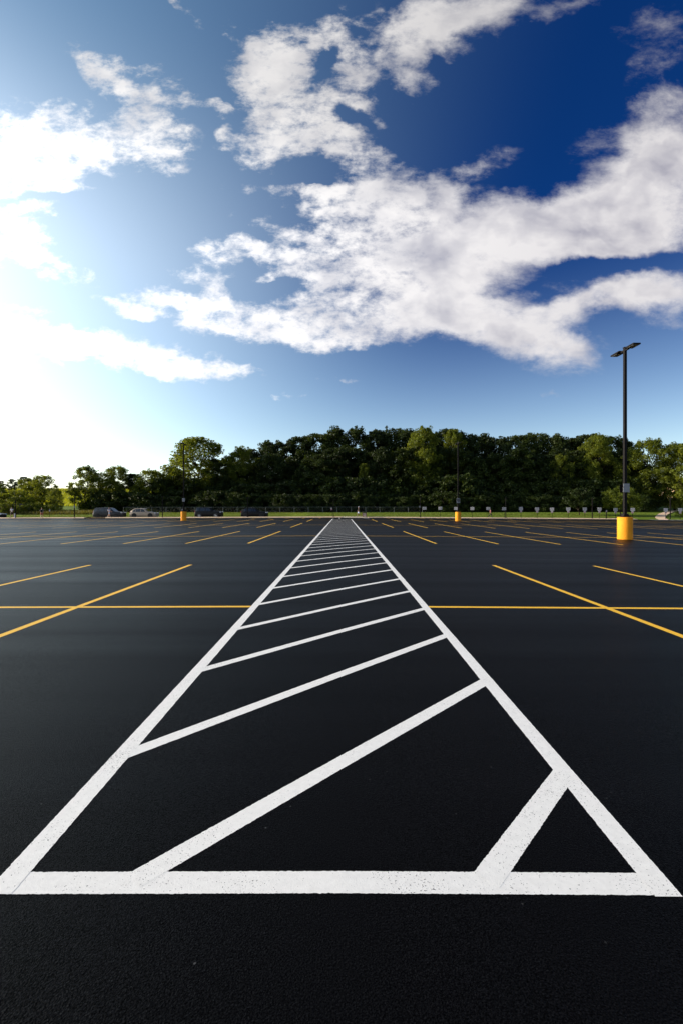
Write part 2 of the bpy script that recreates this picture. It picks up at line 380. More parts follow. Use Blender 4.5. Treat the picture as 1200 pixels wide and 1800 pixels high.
# ------------------------------------------------------------------ ground
def gz(x):
    """the lot is crowned along the painted walkway and drains to both sides"""
    x = max(-150.0, min(150.0, x))
    return -0.0065*x if x > 0 else 0.003*x
KERB_Y = 75.6; WALK_Y = 77.2; LANE_Y = 82.0
def sstep(a, b, t):
    t = max(0.0, min(1.0, (t-a)/(b-a))); return t*t*(3-2*t)
def terrain(x, y):
    g = gz(x)
    if y < 76.2: return g-.15
    grass0 = WALK_Y if x > -8 else LANE_Y
    z = g-.15+sstep(76.2, 77.0, y)*(.25 if x > -8 else 0.0)
    if x <= -8: z += sstep(LANE_Y-.6, LANE_Y+.3, y)*.24
    rise = sstep(grass0, 98, y)*(.62-g*.9)
    z += rise
    # bright hillside far on the left, low rise under the wood, rise on the far right
    z += 9.0*sstep(125, 230, y)*sstep(-50, -95, x)*1.0
    z += 1.2*sstep(100, 150, y)*(1-sstep(-95, -50, -abs(x)+0) if False else 1)
    z += 3.0*sstep(95, 150, y)*sstep(50, 95, x)
    return z

def grid_sheet(name, xs, ys, zf, mat, kind='structure'):
    V = [(x, y, zf(x, y)) for y in ys for x in xs]; n = len(xs)
    F = [(j*n+i, j*n+i+1, (j+1)*n+i+1, (j+1)*n+i) for j in range(len(ys)-1) for i in range(n-1)]
    o = from_np(name, V, F, mat, smooth=True); o['kind'] = kind; return o
xs = [-3000, -1200, -600, -400, -300, -220]+list(np.arange(-180, 181, 6.0))+[220, 300, 400, 600, 1200, 3000]
xs = sorted(set(xs+[-8.0, -7.9]))
ys = [-600, -200, -60, 0, 40, 70, 75, 76.2, 76.5, 77.0, 77.6, 79, 81.4, 81.8, 82.3, 84, 87, 90, 94, 98, 103, 110, 118, 126, 135, 145, 160, 180, 200, 230, 300, 500, 1000, 3000]
grid_sheet('ground', xs, ys, terrain, M_GRASS)
axs = [-150, -100, -70, -40, -20, -10, -5, 0, 5, 10, 20, 40, 70, 100, 150]
grid_sheet('parking_lot_asphalt', axs, [-60, -20, 0, 10, 30, 50, KERB_Y+.05], lambda x, y: gz(x), M_ASPH)
# access lane beyond the kerb where the cars stand
grid_sheet('access_lane', [-150, -100, -70, -40, -20, -8], [WALK_Y-.02, 79.5, LANE_Y], lambda x, y: gz(x)+.0, M_ASPH)

def slab(name, x0, x1, y0, y1, h, mat, step=2.0, extra=0.0):
    """low kerb or pavement slab following the crown, a real step up"""
    bm = bmesh.new(); n = max(1, int((x1-x0)/step)); rows = []
    for i in range(n+1):
        x = x0+(x1-x0)*i/n
        if abs(x) < step*.5: x = 0.0
        g = gz(x)
        rows.append([bm.verts.new(p) for p in ((x, y0, g-.2), (x, y0, g+h-.02), (x, y0+.02, g+h), (x, y1-.02, g+h+extra), (x, y1, g+h+extra-.02), (x, y1, g-.2))])
    for a, b in zip(rows, rows[1:]):
        for k in range(5): bm.faces.new((a[k], b[k], b[k+1], a[k+1]))
    bm.faces.new(rows[0]); bm.faces.new(rows[-1][::-1])
    bmesh.ops.recalc_face_normals(bm, faces=bm.faces)
    me = bpy.data.meshes.new(name); bm.to_mesh(me); bm.free(); me.materials.append(mat)
    o = bpy.data.objects.new(name, me); o['kind'] = 'structure'; return link(o)
slab('kerb', -95, -.55, KERB_Y, KERB_Y+.16, .09, M_CONC)
slab('kerb', 4.35, 49.0, KERB_Y, KERB_Y+.16, .09, M_CONC)
slab('pavement', -95, -.55, KERB_Y+.164, WALK_Y, .088, M_CONC, 2.0, .07)
slab('pavement', 4.35, 49.0, KERB_Y+.164, WALK_Y, .088, M_CONC, 2.0, .07)
slab('walkway_ramp', -.54, 4.34, KERB_Y-.05, WALK_Y+2.2, .03, M_CONCL, 2.0, .14)

# ------------------------------------------------------------------ painted markings
def strips(name, segs, mat):
    """segs: (x0,y0,x1,y1,width,lift). Each is a thin painted band with slightly ragged edges."""
    rng = np.random.default_rng(3); V = []; F = []
    for (x0, y0, x1, y1, w, lift) in segs:
        Lg = math.hypot(x1-x0, y1-y0); ux, uy = (x1-x0)/Lg, (y1-y0)/Lg; nx, ny = -uy, ux
        dist = math.hypot((x0+x1)/2, (y0+y1)/2)
        ts = [0.0]; 
        while ts[-1] < Lg:
            t = ts[-1]; d = max(1.5, math.hypot(x0+ux*t, y0+uy*t))
            ts.append(t+min(.5, max(.008, .0035*d*d/2)))
        ts[-1] = Lg
        if x0*x1 < 0:   # cut exactly on the crown
            ts.append(Lg*abs(x0)/(abs(x0)+abs(x1))); ts = sorted(ts)
        b = len(V)
        for i, t in enumerate(ts):
            x = x0+ux*t; y = y0+uy*t; j = .0009
            a = w/2+rng.normal(0, j); c = w/2+rng.normal(0, j)
            xl, yl, xr, yr = x+nx*a, y+ny*a, x-nx*c, y-ny*c
            V.append((xl, yl, gz(xl)+lift)); V.append((xr, yr, gz(xr)+lift))
        for i in range(len(ts)-1): F.append((b+2*i, b+2*i+1, b+2*i+3, b+2*i+2))
    o = from_np(name, V, F, mat); o['kind'] = 'structure'; return o
WL, WRt = -1.385, 1.31
LW = .112
END_Y = 65.5
white = [(-1.441, 1.888, 1.352, 1.888, .112, .0010), (WL, 1.832, WL, END_Y, LW, .0018), (WRt, 1.825, WRt, END_Y, LW, .0018)]
strips('walkway_border_marking', white, M_WHITE)
hat = [(.60, 1.90, WRt-.01, 2.675, .115, .0014)]
k = 0
while True:
    yr = 4.11+1.492*k
    if yr > END_Y: break
    dx = WRt-WL; yl = yr-dx*1.018
    if k == 0: hat.append((-.865, 1.90, WRt-.01, yr, .108, .0014))
    else: hat.append((WL+.01, yl, WRt-.01, yr, .105, .0014))
    k += 1
# flared corners where the walkway meets the kerb
hat += [(WL, END_Y, WL+.2, 67.5, .11, .005), (-.35, 68.0, -.45, 74.5, .12, .005), (WRt+.1, END_Y+.2, 2.9, 67.2, .11, .005), (3.3, 73.0, 4.1, 67.6, .12, .005)]
strips('walkway_hatch_marking', hat, M_WHITE)

yel = []; rows = [7.2, 25.7, 42.6, 59.6]; half = 5.4
for ri, y in enumerate(rows):
    yel.append((-130, y, WL-.06, y, .105, .0010)); yel.append((WRt+.06, y, 130, y, .105, .0010))
    for sgn in (-1, 1):
        for k in range(1, 46):
            x = sgn*(1.40+2.78*k) if sgn < 0 else (1.41+2.775*k)
            if ri == 0 and k > 6: break
            if abs(abs(x)-15.05) < .1: x += .0
            yel.append((x, y-half, x, y+half, .105, .0016))
for k in range(0, 34): yel.append((-(3.5+2.62*k), 70.6, -(3.5+2.62*k), KERB_Y-.1, .105, .005))
for k in range(0, 15): yel.append((7.3+2.75*k, 70.6, 7.3+2.75*k, KERB_Y-.1, .105, .005))
strips('stall_line_marking', yel, M_YEL)
cw = [(50.6+i*1.12, 72.6, 50.6+i*1.12, 75.0, .55, .005) for i in range(10)]
strips('crossing_marking', cw, M_WHITE)

# ------------------------------------------------------------------ light poles
def make_light_pole():
    root = empty('light_pole', (0, 0, 0))
    MB().cyl((0, 0, .57), .365, 1.22, 48, bevel=.03).build('concrete_base', M_BASE, root, True)
    b = MB().box((0, 0, 1.20), (.42, .42, .03), bevel=.008)
    for sx in (-1, 1):
        for sy in (-1, 1): b.cyl((sx*.16, sy*.16, 1.24), .018, .07, 8)
    b.build('base_plate', M_POLE, root)
    MB().box((0, 0, 1.29), (.30, .30, .15), bevel=.02, taper=.8).build('base_cover', M_POLE, root)
    MB().box((0, 0, 5.73), (.15, .15, 8.95), bevel=.02, taper=.92).build('pole', M_POLE, root)
    MB().box((0, 0, 10.21), (.17, .17, .04), bevel=.01).build('pole_cap', M_POLE, root)
    for s in (-1, 1):
        a = MB().box((0, s*.20, 10.06), (.09, .26, .09), bevel=.01).build('arm', M_POLE, root)
        h = MB().box((0, s*.66, 10.08), (.40, .68, .085), bevel=.03)
        h.box((0, s*.50, 10.14), (.22, .3, .06), bevel=.02); h.build('lamp_head', M_POLE, root)
        bpy.context.view_layer.update()
        MB().box((0, s*.70, 10.034), (.32, .5, .012)).build('lamp_lens', simple('lamp_lens_glass', (.25, .26, .27), .3), COL.objects[h_name(root)])
    return root
def h_name(root):
    return [c for c in root.children if c.name.startswith('lamp_head')][-1].name
def notice(parent, x, y, z, w, h, lines=3, rz=0.0, mat=None, red=None):
    """a sign plate with its lettering, one mesh"""
    b = MB(); b.box((0, 0, 0), (w, .006, h), bevel=.002)
    def ink(c, d, k):
        n = len(b.bm.faces); b.box(c, d); b.bm.faces.ensure_lookup_table()
        for f in b.bm.faces[n:]: f.material_index = k
    rr = random.Random(int(abs(x*91+z*17)*10)+lines)
    for i in range(lines):
        zz = h*.5-(i+1)*h/(lines+1); ww = w*(.5+.3*rr.random())
        xx = -ww/2
        while xx < ww/2:
            l = w*(.07+.08*rr.random()); ink((xx+l/2, -.0045, zz), (l, .002, h*.26/lines), 1); xx += l+w*.035
    if red: ink((0, -.0055, red), (w*.7, .003, h*.16), 2)
    p = b.build('sign_plate', M_SIGN, parent)
    p.data.materials.append(M_INK); p.data.materials.append(M_RED)
    p.location = (x, y, z); p.rotation_euler = (0, 0, rz)
    return p
lp = make_light_pole()
poles = [(15.05, 24.25, 'nearest light pole on a yellow round base, at right', 'near'),
         (-20.9, 60.2, 'distant light pole on a yellow base in front of the parked cars', 'left'),
         (15.0, 59.0, 'distant light pole on a yellow base right of the walkway, among the white stall signs', 'mid')]
for i, (x, y, lab, w) in enumerate(poles):
    o = lp if i == 0 else copy_tree(lp)
    o.location = (x, y, gz(x)); tag(o, lab, 'light pole', 'two-headed light poles on yellow bases')
    if w == 'near':
        notice(o, .015, -.095, 2.73, .34, .46, 5); MB().box((-.075, .085, 2.70), (.30, .006, .42), bevel=.002).build('sign_back', M_POLE, o)
    elif w == 'mid': notice(o, 0, -.095, 2.62, .44, .56, 4)
    else: notice(o, -.16, -.10, 1.42, .16, .24, 2)

# short pedestrian lamp posts along the kerb
def make_post(h=3.35, arm=True):
    root = empty('lamp_post', (0, 0, 0))
    MB().cyl((0, 0, .04), .11, .10, 12).build('base_plate', M_POLE, root)
    MB().box((0, 0, h/2), (.115, .115, h), bevel=.01).build('pole', M_POLE, root)
    MB().box((.17, 0, h-.04), (.34, .16, .07), bevel=.015).build('lamp_head', M_POLE, root)
    return root
post = make_post()
post_px = [(28, 3.1), (131.5, 3.55), (286, 3.5), (435.5, 3.35), (586, 2.9), (738, 3.4), (888, 3.4), (1040, 3.45), (1177, 3.5)]
post_lab = ['slim dark lamp post beside the runner in a white shirt', 'slim dark lamp post standing left of the grey wagon against the yellow hillside',
  'slim dark lamp post just right of the tan car', 'slim dark lamp post standing in front of the rightmost parked car', 'slim dark lamp post at the far end of the painted walkway, left side',
  'slim dark lamp post with a small notice at the right end of the fence', 'slim dark lamp post next to the last plain sign, right of the person in pink',
  'slim dark lamp post between the two small round trees', 'slim dark lamp post beside the concrete path at far right']
for i, ((x, h), lab) in enumerate(zip(post_px, post_lab)):
    o = post if i == 0 else copy_tree(post)
    Yp = 76.5; X = (x-601)/800*Yp
    o.location = (X, Yp, gz(X)+.12); o.scale = (1, 1, h/3.35); tag(o, lab, 'lamp post', 'slim lamp posts along the kerb')
    if x in (131.5, 738):
        notice(o, -.02 if x < 200 else -.1, -.07, 1.75, .16, .36 if x < 200 else .3, 2)

# stall signs
def make_sign(two):
    root = empty('stall_sign', (0, 0, 0))
    MB().box((0, 0, .80), (.055, .04, 1.62), bevel=.006).build('post', M_POLE, root)
    notice(root, 0, -.03, 1.56, .63, .50, 3)
    if two: 
        notice(root, 0, -.03, 1.12, .34, .38, 2, red=-.08)
    return root
s1 = make_sign(False); s2 = make_sign(True)
sg_px = [745.7, 773.2, 800.7, 829, 856.7, 885.5, 915, 943, 969.7, 998, 1027, 1052.5, 1081, 1110.5, 1169, 1194.5]
ordn = ['first', 'second', 'third', 'fourth', 'fifth', 'sixth']
sg_lab = ['plain white stall sign just right of the lamp post at the end of the fence', 'plain white stall sign second to the right of the fence end',
 'plain white stall sign half hidden behind the distant light pole', 'plain white stall sign just right of the distant light pole', 'plain white stall sign with the person in pink beside it',
 'plain white stall sign touching a slim lamp post', 'leftmost white stall sign with a small second plate below', 'two-plate white stall sign, second from the left of its kind',
 'two-plate white stall sign, third from the left of its kind', 'two-plate white stall sign left of the first small round tree', 'two-plate white stall sign in front of the first small round tree',
 'two-plate white stall sign just right of the lamp post between the small round trees', 'two-plate stall sign just left of the nearest light pole', 'two-plate stall sign just right of the nearest light pole',
 'two-plate stall sign at the foot of the concrete path, right', 'rightmost two-plate stall sign in front of the hedge']
u1 = u2 = False
for i, x in enumerate(sg_px):
    two = i >= 6; src = s2 if two else s1
    if two: o = copy_tree(src) if u2 else src; u2 = True
    else: o = copy_tree(src) if u1 else src; u1 = True
    Yp = 76.1; X = (x-601)/800*Yp
    o.location = (X, Yp, gz(X)+.12); o.rotation_euler = (R(random.uniform(-1.5, 1.5)), R(random.uniform(-1.8, 1.8)), R(random.uniform(-20, -10)))
    o.scale = (1, 1, random.uniform(.97, 1.03))
    tag(o, sg_lab[i], 'sign', 'white stall signs along the kerb')

def small_notice(x, Yp, h, w, hh, lab, lean=0.0, thick=.05, red=True):
    root = empty('notice_sign', ((x-601)/800*Yp, Yp, gz((x-601)/800*Yp)+.12))
    MB().box((0, 0, h/2), (thick, thick*.8, h), bevel=.005).build('post', M_POLE, root)
    notice(root, 0, -thick*.5-.01, h-hh*.4, w, hh, 2, red=-hh*.28 if red else None)
    root.rotation_euler = (0, R(lean), 0); tag(root, lab, 'sign'); return root
small_notice(1064.5, 76.4, 1.36, .24, .34, 'small red and white notice on a thick dark post between stall signs', 0, .13)
small_notice(88, 77.5, 1.35, .22, .34, 'small white notice on a thin post between the walker and the lamp post', 0, .05, False)
small_notice(584, 78, 1.50, .28, .40, 'small white notice on a leaning post left of the walkway end', -6, .04)

# ------------------------------------------------------------------ fence
def make_fence(x0, x1, y, h, lab, step=3.0):
    root = empty('chain_link_fence', ((x0+x1)/2, y, 0)); cx = (x0+x1)/2
    n = int(round((x1-x0)/step))
    P = [(x0+(x1-x0)*i/n) for i in range(n+1)]
    zs = [terrain(x, y) for x in P]
    for x, z in zip(P, zs): MB().cyl((x-cx, 0, z+h/2), .034, h+.05, 8).build('post', M_GALV, root)
    MB().tube([(x-cx, 0, z+h) for x, z in zip(P, zs)], .024, 6).build('top_rail', M_GALV, root)
    V = []; F = []
    def zt(x): return float(np.interp(x, P, zs))
    s = .16; wv = .002
    for dr in (-1, 1):
        a = x0-h
        while a < x1+h:
            xa, xb = a, a+h*dr*1.0 if dr > 0 else a-h
            pa, pb = (xa, .03), (xb, h-.02)
            # clip to the run
            if min(xa, xb) >= x0 and max(xa, xb) <= x1:
                za, zb = zt(xa), zt(xb); b = len(V)
                V += [(xa-cx-wv, 0.012*dr, za+.03), (xa-cx+wv, 0.012*dr, za+.03), (xb-cx+wv, 0.012*dr, zb+h-.02), (xb-cx-wv, 0.012*dr, zb+h-.02)]
                V += [(xa-cx, 0.012*dr+.006, za+.03), (xb-cx, 0.012*dr+.006, zb+h-.02)]
                F += [(b, b+1, b+2, b+3), (b+1, b+4, b+5, b+2), (b+4, b, b+3, b+5)]
            a += s
    from_np('wire_mesh', V, F, M_GALV, root)
    tag(root, lab, 'fence'); return root
make_fence(-46.0, 16.9, 96, 1.12, 'long low chain-link fence on the grass in front of the wood')
make_fence(-68.5, -66.0, 95, 1.5, 'short chain-link fence panel in the brush at far left', 1.25)

# ------------------------------------------------------------------ trees
def leaf_cloud(rng, centres, radii, n, leaf, up=.5):
    """n small folded leaf clumps spread through the lobes"""
    w = radii**2; idx = rng.choice(len(centres), n, p=w/w.sum())
    d = rng.normal(size=(n, 3)); d /= np.linalg.norm(d, axis=1)[:, None]
    r = rng.random(n)**.42
    P = centres[idx]+d*(radii[idx]*r)[:, None]*np.array([1, 1, .78])
    nrm = d*.7+rng.normal(size=(n, 3))*.75; nrm[:, 2] += up; nrm /= np.linalg.norm(nrm, axis=1)[:, None]
    t = np.cross(nrm, rng.normal(size=(n, 3))); t /= np.linalg.norm(t, axis=1)[:, None]
    b = np.cross(nrm, t)
    s = leaf*(.55+.9*rng.random(n))[:, None]
    asp = (.45+.35*rng.random(n))[:, None]
    V = np.stack([P-t*s*.5, P+b*s*asp*.5+nrm*s*.10, P+t*s*.5, P-b*s*asp*.5+nrm*s*.06], axis=1).reshape(-1, 3)
    F = np.arange(4*n).reshape(-1, 4)
    return V, F
def crown_layout(rng, H, Rr, base, nl, irregular=.25, shape='round', lo=.15):
    C = []; Rad = []
    for i in range(nl):
        t = min(1.0, ((i+.5)/nl)**.92+rng.normal(0, .02)) if i else .5
        z = base+(H-base)*t
        if shape == 'round': prof = math.sin(math.pi*(.16+.76*t))**.75
        elif shape == 'tall': prof = (1-t)**.45*(.5+.5*min(1, t*3))
        else: prof = math.sin(math.pi*(.3+.62*t))**.6
        a = i*2.399963+rng.normal(0, .5); q = Rr*prof*(.25+.75*rng.random()**.5)
        lr = Rr*(lo+lo*.9*rng.random())*(1-.25*t)
        q = max(0, q-lr*.5)*(1+irregular*(rng.random()-.5))
        C.append((math.cos(a)*q, math.sin(a)*q, min(z, H-lr*.7))); Rad.append(lr)
    # protruding small twigs
    for i in range(nl):
        j = rng.integers(0, nl); c = np.array(C[j]); d = rng.normal(size=3); d[2] = abs(d[2])*.8; d /= np.linalg.norm(d)
        C.append(tuple(c+d*Rad[j]*1.05)); Rad.append(Rad[j]*(.25+.25*rng.random()))
    return np.array(C), np.array(Rad)
def make_tree(seed, name, H, Rr, base, nl, n, leaf, mat, shape='round', limbs=14, tr=.28):
    rng = np.random.default_rng(seed)
    root = empty(name, (0, 0, 0))
    C, Rad = crown_layout(rng, H, Rr, base, nl, shape=shape)
    V, F = leaf_cloud(rng, C, Rad, n, leaf)
    cr = from_np('crown', V, F, mat, root)
    b = MB(); topz = base+(H-base)*.55
    k = 7; bend = rng.normal(0, .25, (k, 2)); bend[0] = 0
    tp = [(bend[i][0]*i*.3, bend[i][1]*i*.3, -.3+(topz+.3)*i/(k-1)) for i in range(k)]
    b.tube(tp, [tr*1.25*(1-.75*i/(k-1)) for i in range(k)], 8)
    for i in range(min(limbs, nl)):
        c = C[(i*7+3) % nl]; z0 = max(base*.55, min(c[2]-Rr*.45, topz*.95)); f = (z0+.3)/(topz+.3)*(k-1); fi = min(k-2, int(f))
        s = np.array(tp[fi])*(1-(f-fi))+np.array(tp[fi+1])*(f-fi)
        m = (s+c)/2+np.array([0, 0, Rr*.06]); 
        b.tube([tuple(s), tuple(s*.5+m*.5+rng.normal(0, .08, 3)), tuple(m*.5+c*.5), tuple(c)], [tr*.45, tr*.32, tr*.2, tr*.06], 5)
    b.build('trunk', M_BARK, root, True)
    root['h'] = H
    return root
SP = 'broadleaf_tree'
protoD = [make_tree(10+i, SP, 20, 6.8+.5*(i % 3), 1.8, 110, 19000, .45, M_LEAFD, ['round', 'round', 'tall', 'round'][i]) for i in range(4)]
protoL = [make_tree(30+i, SP, 20, 6.6+.5*i, 1.2, 130, 22000, .40, M_LEAFL, 'round', limbs=30) for i in range(2)]
protoS = [make_tree(50+i, SP, 13, 4.8+.5*i, 0.8, 100, 10500, .36, M_LEAFL, 'round', tr=.17, limbs=24) for i in range(3)]
protoR = [make_tree(70, 'small_round_tree', 4.6, 2.6, 1.3, 60, 6500, .22, M_LEAFD, 'round', tr=.09), make_tree(71, 'small_round_tree', 4.8, 3.1, 1.2, 60, 6500, .22, M_LEAFL, 'round', tr=.10)]
protoB = [make_tree(80+i, 'bush', 5.0, 4.2, .1, 50, 5200, .32, M_LEAFD, 'flat', limbs=8, tr=.08) for i in range(2)]
protoBL = [make_tree(90, 'bush', 4.0, 3.6, .1, 45, 4000, .28, M_LEAFL, 'flat', limbs=8, tr=.06)]
used = set()
def place(proto, x, top, Z, label, group=None, wscale=1.0, cat='tree', sink=0.0):
    """x: photo column at which it stands; top: photo row its crown reaches"""
    X = (x-601)/800*Z; g = terrain(X, Z)
    Htop = CAMH+(893.5-top)/800*Z
    s = (Htop-g)/proto['h']
    if proto.name in used: o = copy_tree(proto)
    else: o = proto; used.add(proto.name)
    o.location = (X, Z, g-sink); o.rotation_euler = (0, 0, random.uniform(0, 6.28)); o.scale = (s*wscale, s*wscale, s)
    tag(o, label, cat, group); return o
WG = 'dark trees packed in the wood behind the fence'
outline = [(300,850),(330,812),(372,812),(400,830),(415,797),(440,786),(470,773),(500,776),(540,768),(575,757),(600,752),(640,757),(665,756),(705,753),(745,757),(795,758),(830,769),(860,768),(885,771),(930,762),(960,764),(1000,766),(1040,765),(1075,770),(1100,772),(1135,779),(1175,784),(1230,782)]
ox = [a for a, b in outline]; oy = [b for a, b in outline]
def top_at(x): return float(np.interp(x, ox, oy))
LM = [(230, 'behind the grey wagon'), (290, 'behind the tan car'), (345, 'left of the distant light pole'), (420, 'above the boxy black car'), (480, 'above the rounded black car'), (545, 'left of the vine covered mounds'), (600, 'above the walkway, left half'), (655, 'above the litter bin'),
      (710, 'left of the tallest yellow-green tree'), (770, 'right of the tallest yellow-green tree'), (830, 'right of the distant light pole'), (880, 'above the person in pink'),
      (940, 'above the leftmost two-plate signs'), (1000, 'left of the first small round tree'), (1060, 'above the first small round tree'), (1200, 'behind the nearest light pole')]
def near_what(x): return next((t for a, t in LM if x < a), LM[-1][1])
x = 405; i = 0
while x < 1110:
    place(protoD[i % 4], x, top_at(x)+random.uniform(-3, 5), 124+random.uniform(-3, 3), 'dark back tree of the wood, '+near_what(x), WG, random.uniform(.95, 1.15)); i += 1
    x += random.uniform(26, 36)
x = 395
while x < 1130:
    place(protoD[i % 4], x, top_at(x)+random.uniform(14, 40), 114+random.uniform(-3, 3), 'dark front tree of the wood, '+near_what(x), WG, random.uniform(1.0, 1.3)); i += 1
    x += random.uniform(30, 44)
# trees one can tell apart
place(protoL[0], 349, 771, 112, 'tall loose yellow-green tree behind the left distant light pole', None, 1.6)
place(protoL[1], 425, 787, 112, 'pale green tree at the left shoulder of the dark wood', None, .9)
place(protoL[1], 742, 753, 112, 'tall yellow-green tree standing out in the middle of the dark wood', None, .85)
place(protoL[0], 797, 756, 116, 'yellow-green tree top directly above the distant light pole right of the walkway', None, .62)
place(protoL[0], 1048, 765, 112, 'olive green tree left of the nearest light pole, at the wood edge', None, .9)
place(protoL[1], 1140, 773, 108, 'sunlit yellow-green tree just right of the nearest light pole', None, 1.05)
place(protoL[0], 1185, 780, 106, 'loose sunlit tree at the right edge with sky showing through', None, 1.05)
place(protoS[0], 1225, 772, 100, 'green tree cut by the right edge of the picture', None, .9)
place(protoL[1], 985, 800, 110, 'muted green tree right of the middle of the dark wood, in its front rank', None, .7)
place(protoL[0], 640, 815, 110, 'lower dull green tree in the front rank near the walkway end', None, .6)
# left group
for (xx, tt, zz, p, lab, wsc) in [
  (152, 820, 104, protoS[0], 'sparse small tree with a leaning crown left of the grey wagon', .68),
  (178, 832, 106, protoS[2], 'open green tree left behind the grey wagon', .9),
  (206, 820, 106, protoL[0], 'bright yellow-green tree right above the grey wagon', .85),
  (236, 833, 108, protoD[0], 'dark green tree between the grey wagon and the tan car', .75),
  (266, 827, 106, protoS[1], 'dark open crowned tree above the tan car', .85),
  (290, 842, 106, protoD[1], 'short dark tree left of the tall loose yellow-green tree', .8),
  (306, 822, 110, protoD[2], 'narrow dark tree hugging the left side of the tall loose yellow-green tree', .8),
  (384, 806, 110, protoD[3], 'dark tree hugging the right side of the tall loose yellow-green tree', .8),
  (98, 858, 100, protoS[2], 'small ragged tree right of the walker with blond hair', .55),
  (76, 836, 104, protoS[1], 'pale yellowish tree behind the walker with blond hair', .7),
  (52, 842, 106, protoS[0], 'thin dark trunked tree between the runner and the walker', .9),
  (18, 862, 98, protoBL[0], 'bright green low tree above the runner in a white shirt', 1.0),
  (-14, 850, 100, protoS[1], 'green tree cut by the left edge of the picture', 1.1)]:
    place(p, xx, tt, zz, lab, None, wsc*1.5)
for (xx, tt, zz) in [(2, 845, 190), (22, 842, 200), (42, 838, 205), (58, 845, 195), (72, 852, 200), (-20, 842, 200)]:
    place(protoD[i % 4], xx, tt, zz, 'distant dark tree on the hill beyond the left brush', 'distant dark trees on the left hill', 1.3); i += 1
for (xx, tt, zz) in [(165, 868, 225), (100, 872, 230)]:
    place(protoBL[0], xx, tt, zz, 'low far bush on the bright hillside at left', 'far bushes on the bright hillside', 1.3, 'bush'); 
# undergrowth along the wood edge
BG = 'dark bushes along the foot of the wood'
x = 168
while x < 1130:
    Z = random.uniform(100.5, 106)
    if 1000 < x < 1030 or 1075 < x < 1105: x += 20
    place(protoB[i % 2], x, random.uniform(862, 878), Z, 'low dark bush edging the grass, '+near_what(x), BG, random.uniform(.9, 1.3), 'bush'); i += 1
    x += random.uniform(16, 24)
x = 275
while x < 1140:
    place(protoB[i % 2], x, random.uniform(836, 856), random.uniform(107, 111), 'taller dark bush, '+near_what(x), BG, random.uniform(.9, 1.15), 'bush'); i += 1
    x += random.uniform(22, 32)
x = 498
for k in range(6):
    place(protoB[k % 2], 500+k*19, 869+(k % 2)*3, 99.3, ['leftmost', 'second', 'third', 'fourth', 'fifth', 'rightmost'][k]+' of the six vine covered mounds just behind the fence', 'vine covered bushes just behind the fence', 1.0, 'bush')
for (xx, tt, lab) in [(1016, 859, 'small round dark green tree on the grass behind the stall signs'), (1091, 857, 'small round yellow-green tree behind the nearest light pole')]:
    place(protoR[0 if xx < 1050 else 1], xx, tt, 88 if xx < 1050 else 86, lab, None, 1.0 if xx < 1050 else 1.15)
place(protoBL[0], 1200, 894, 84, 'clipped green hedge bush at right edge beside the path', None, 1.0, 'bush')
for (xx, tt, zz) in [(8, 884, 92), (34, 888, 92), (48, 886, 95), (62, 884, 94), (92, 887, 95)]:
    place(protoBL[0], xx, tt, zz, 'low scrubby bush in the brush at far left', 'scrubby bushes at far left', 1.1, 'bush')
for p in protoD+protoL+protoS+protoR+protoB+protoBL:
    if p.name not in used:
        for c in list(p.children): bpy.data.objects.remove(c)
        bpy.data.objects.remove(p)
for o in COL.objects:
    if 'h' in o.keys(): del o['h']

# tall rough grass along the kerb side and in front of the wood
def tufts(name, n, fx, mat, h, w, seed):
    rng = np.random.default_rng(seed); P = np.array([fx(rng) for _ in range(n)])
    Z = np.array([terrain(a, b) for a, b in P])
    a = rng.random(n)*6.283; dx = np.cos(a)*w; dy = np.sin(a)*w; hh = h*(.5+rng.random(n)); lx = rng.normal(0, h*.3, n); ly = rng.normal(0, h*.3, n)
    V = np.stack([np.stack([P[:, 0]-dx, P[:, 1]-dy, Z-.02], 1), np.stack([P[:, 0]+dx, P[:, 1]+dy, Z-.02], 1), np.stack([P[:, 0]+lx, P[:, 1]+ly, Z+hh], 1)], 1).reshape(-1, 3)
    o = from_np(name, V, np.arange(3*n).reshape(-1, 3), mat); o['kind'] = 'stuff'; return o
M_BLADE = leaf_mat('grass_blades', (.07, .10, .012), (.14, .17, .02), .4)
M_DRY = leaf_mat('dry_grass_blades', (.08, .09, .02), (.13, .12, .03), .4)
tag(tufts('hillside_grass', 30000, lambda r: (r.uniform(-190, -75), r.uniform(140, 235)), M_LEAFY, .6, .22, 5), 'bright yellow-green meadow on the hillside at left', 'meadow')
tag(tufts('grass', 60000, lambda r: ((lambda x: (x, (LANE_Y if x < -8 else WALK_Y)+.2+r.random()**1.3*15))(r.uniform(-62, 50))), M_BLADE, .07, .035, 1), 'short mown green grass between the kerb and the wood', 'grass')
tag(tufts('tall_grass', 7000, lambda r: (r.uniform(-68, -50), r.uniform(90, 99)), M_DRY, .5, .05, 2), 'tall dry grass in the brush at far left', 'grass')

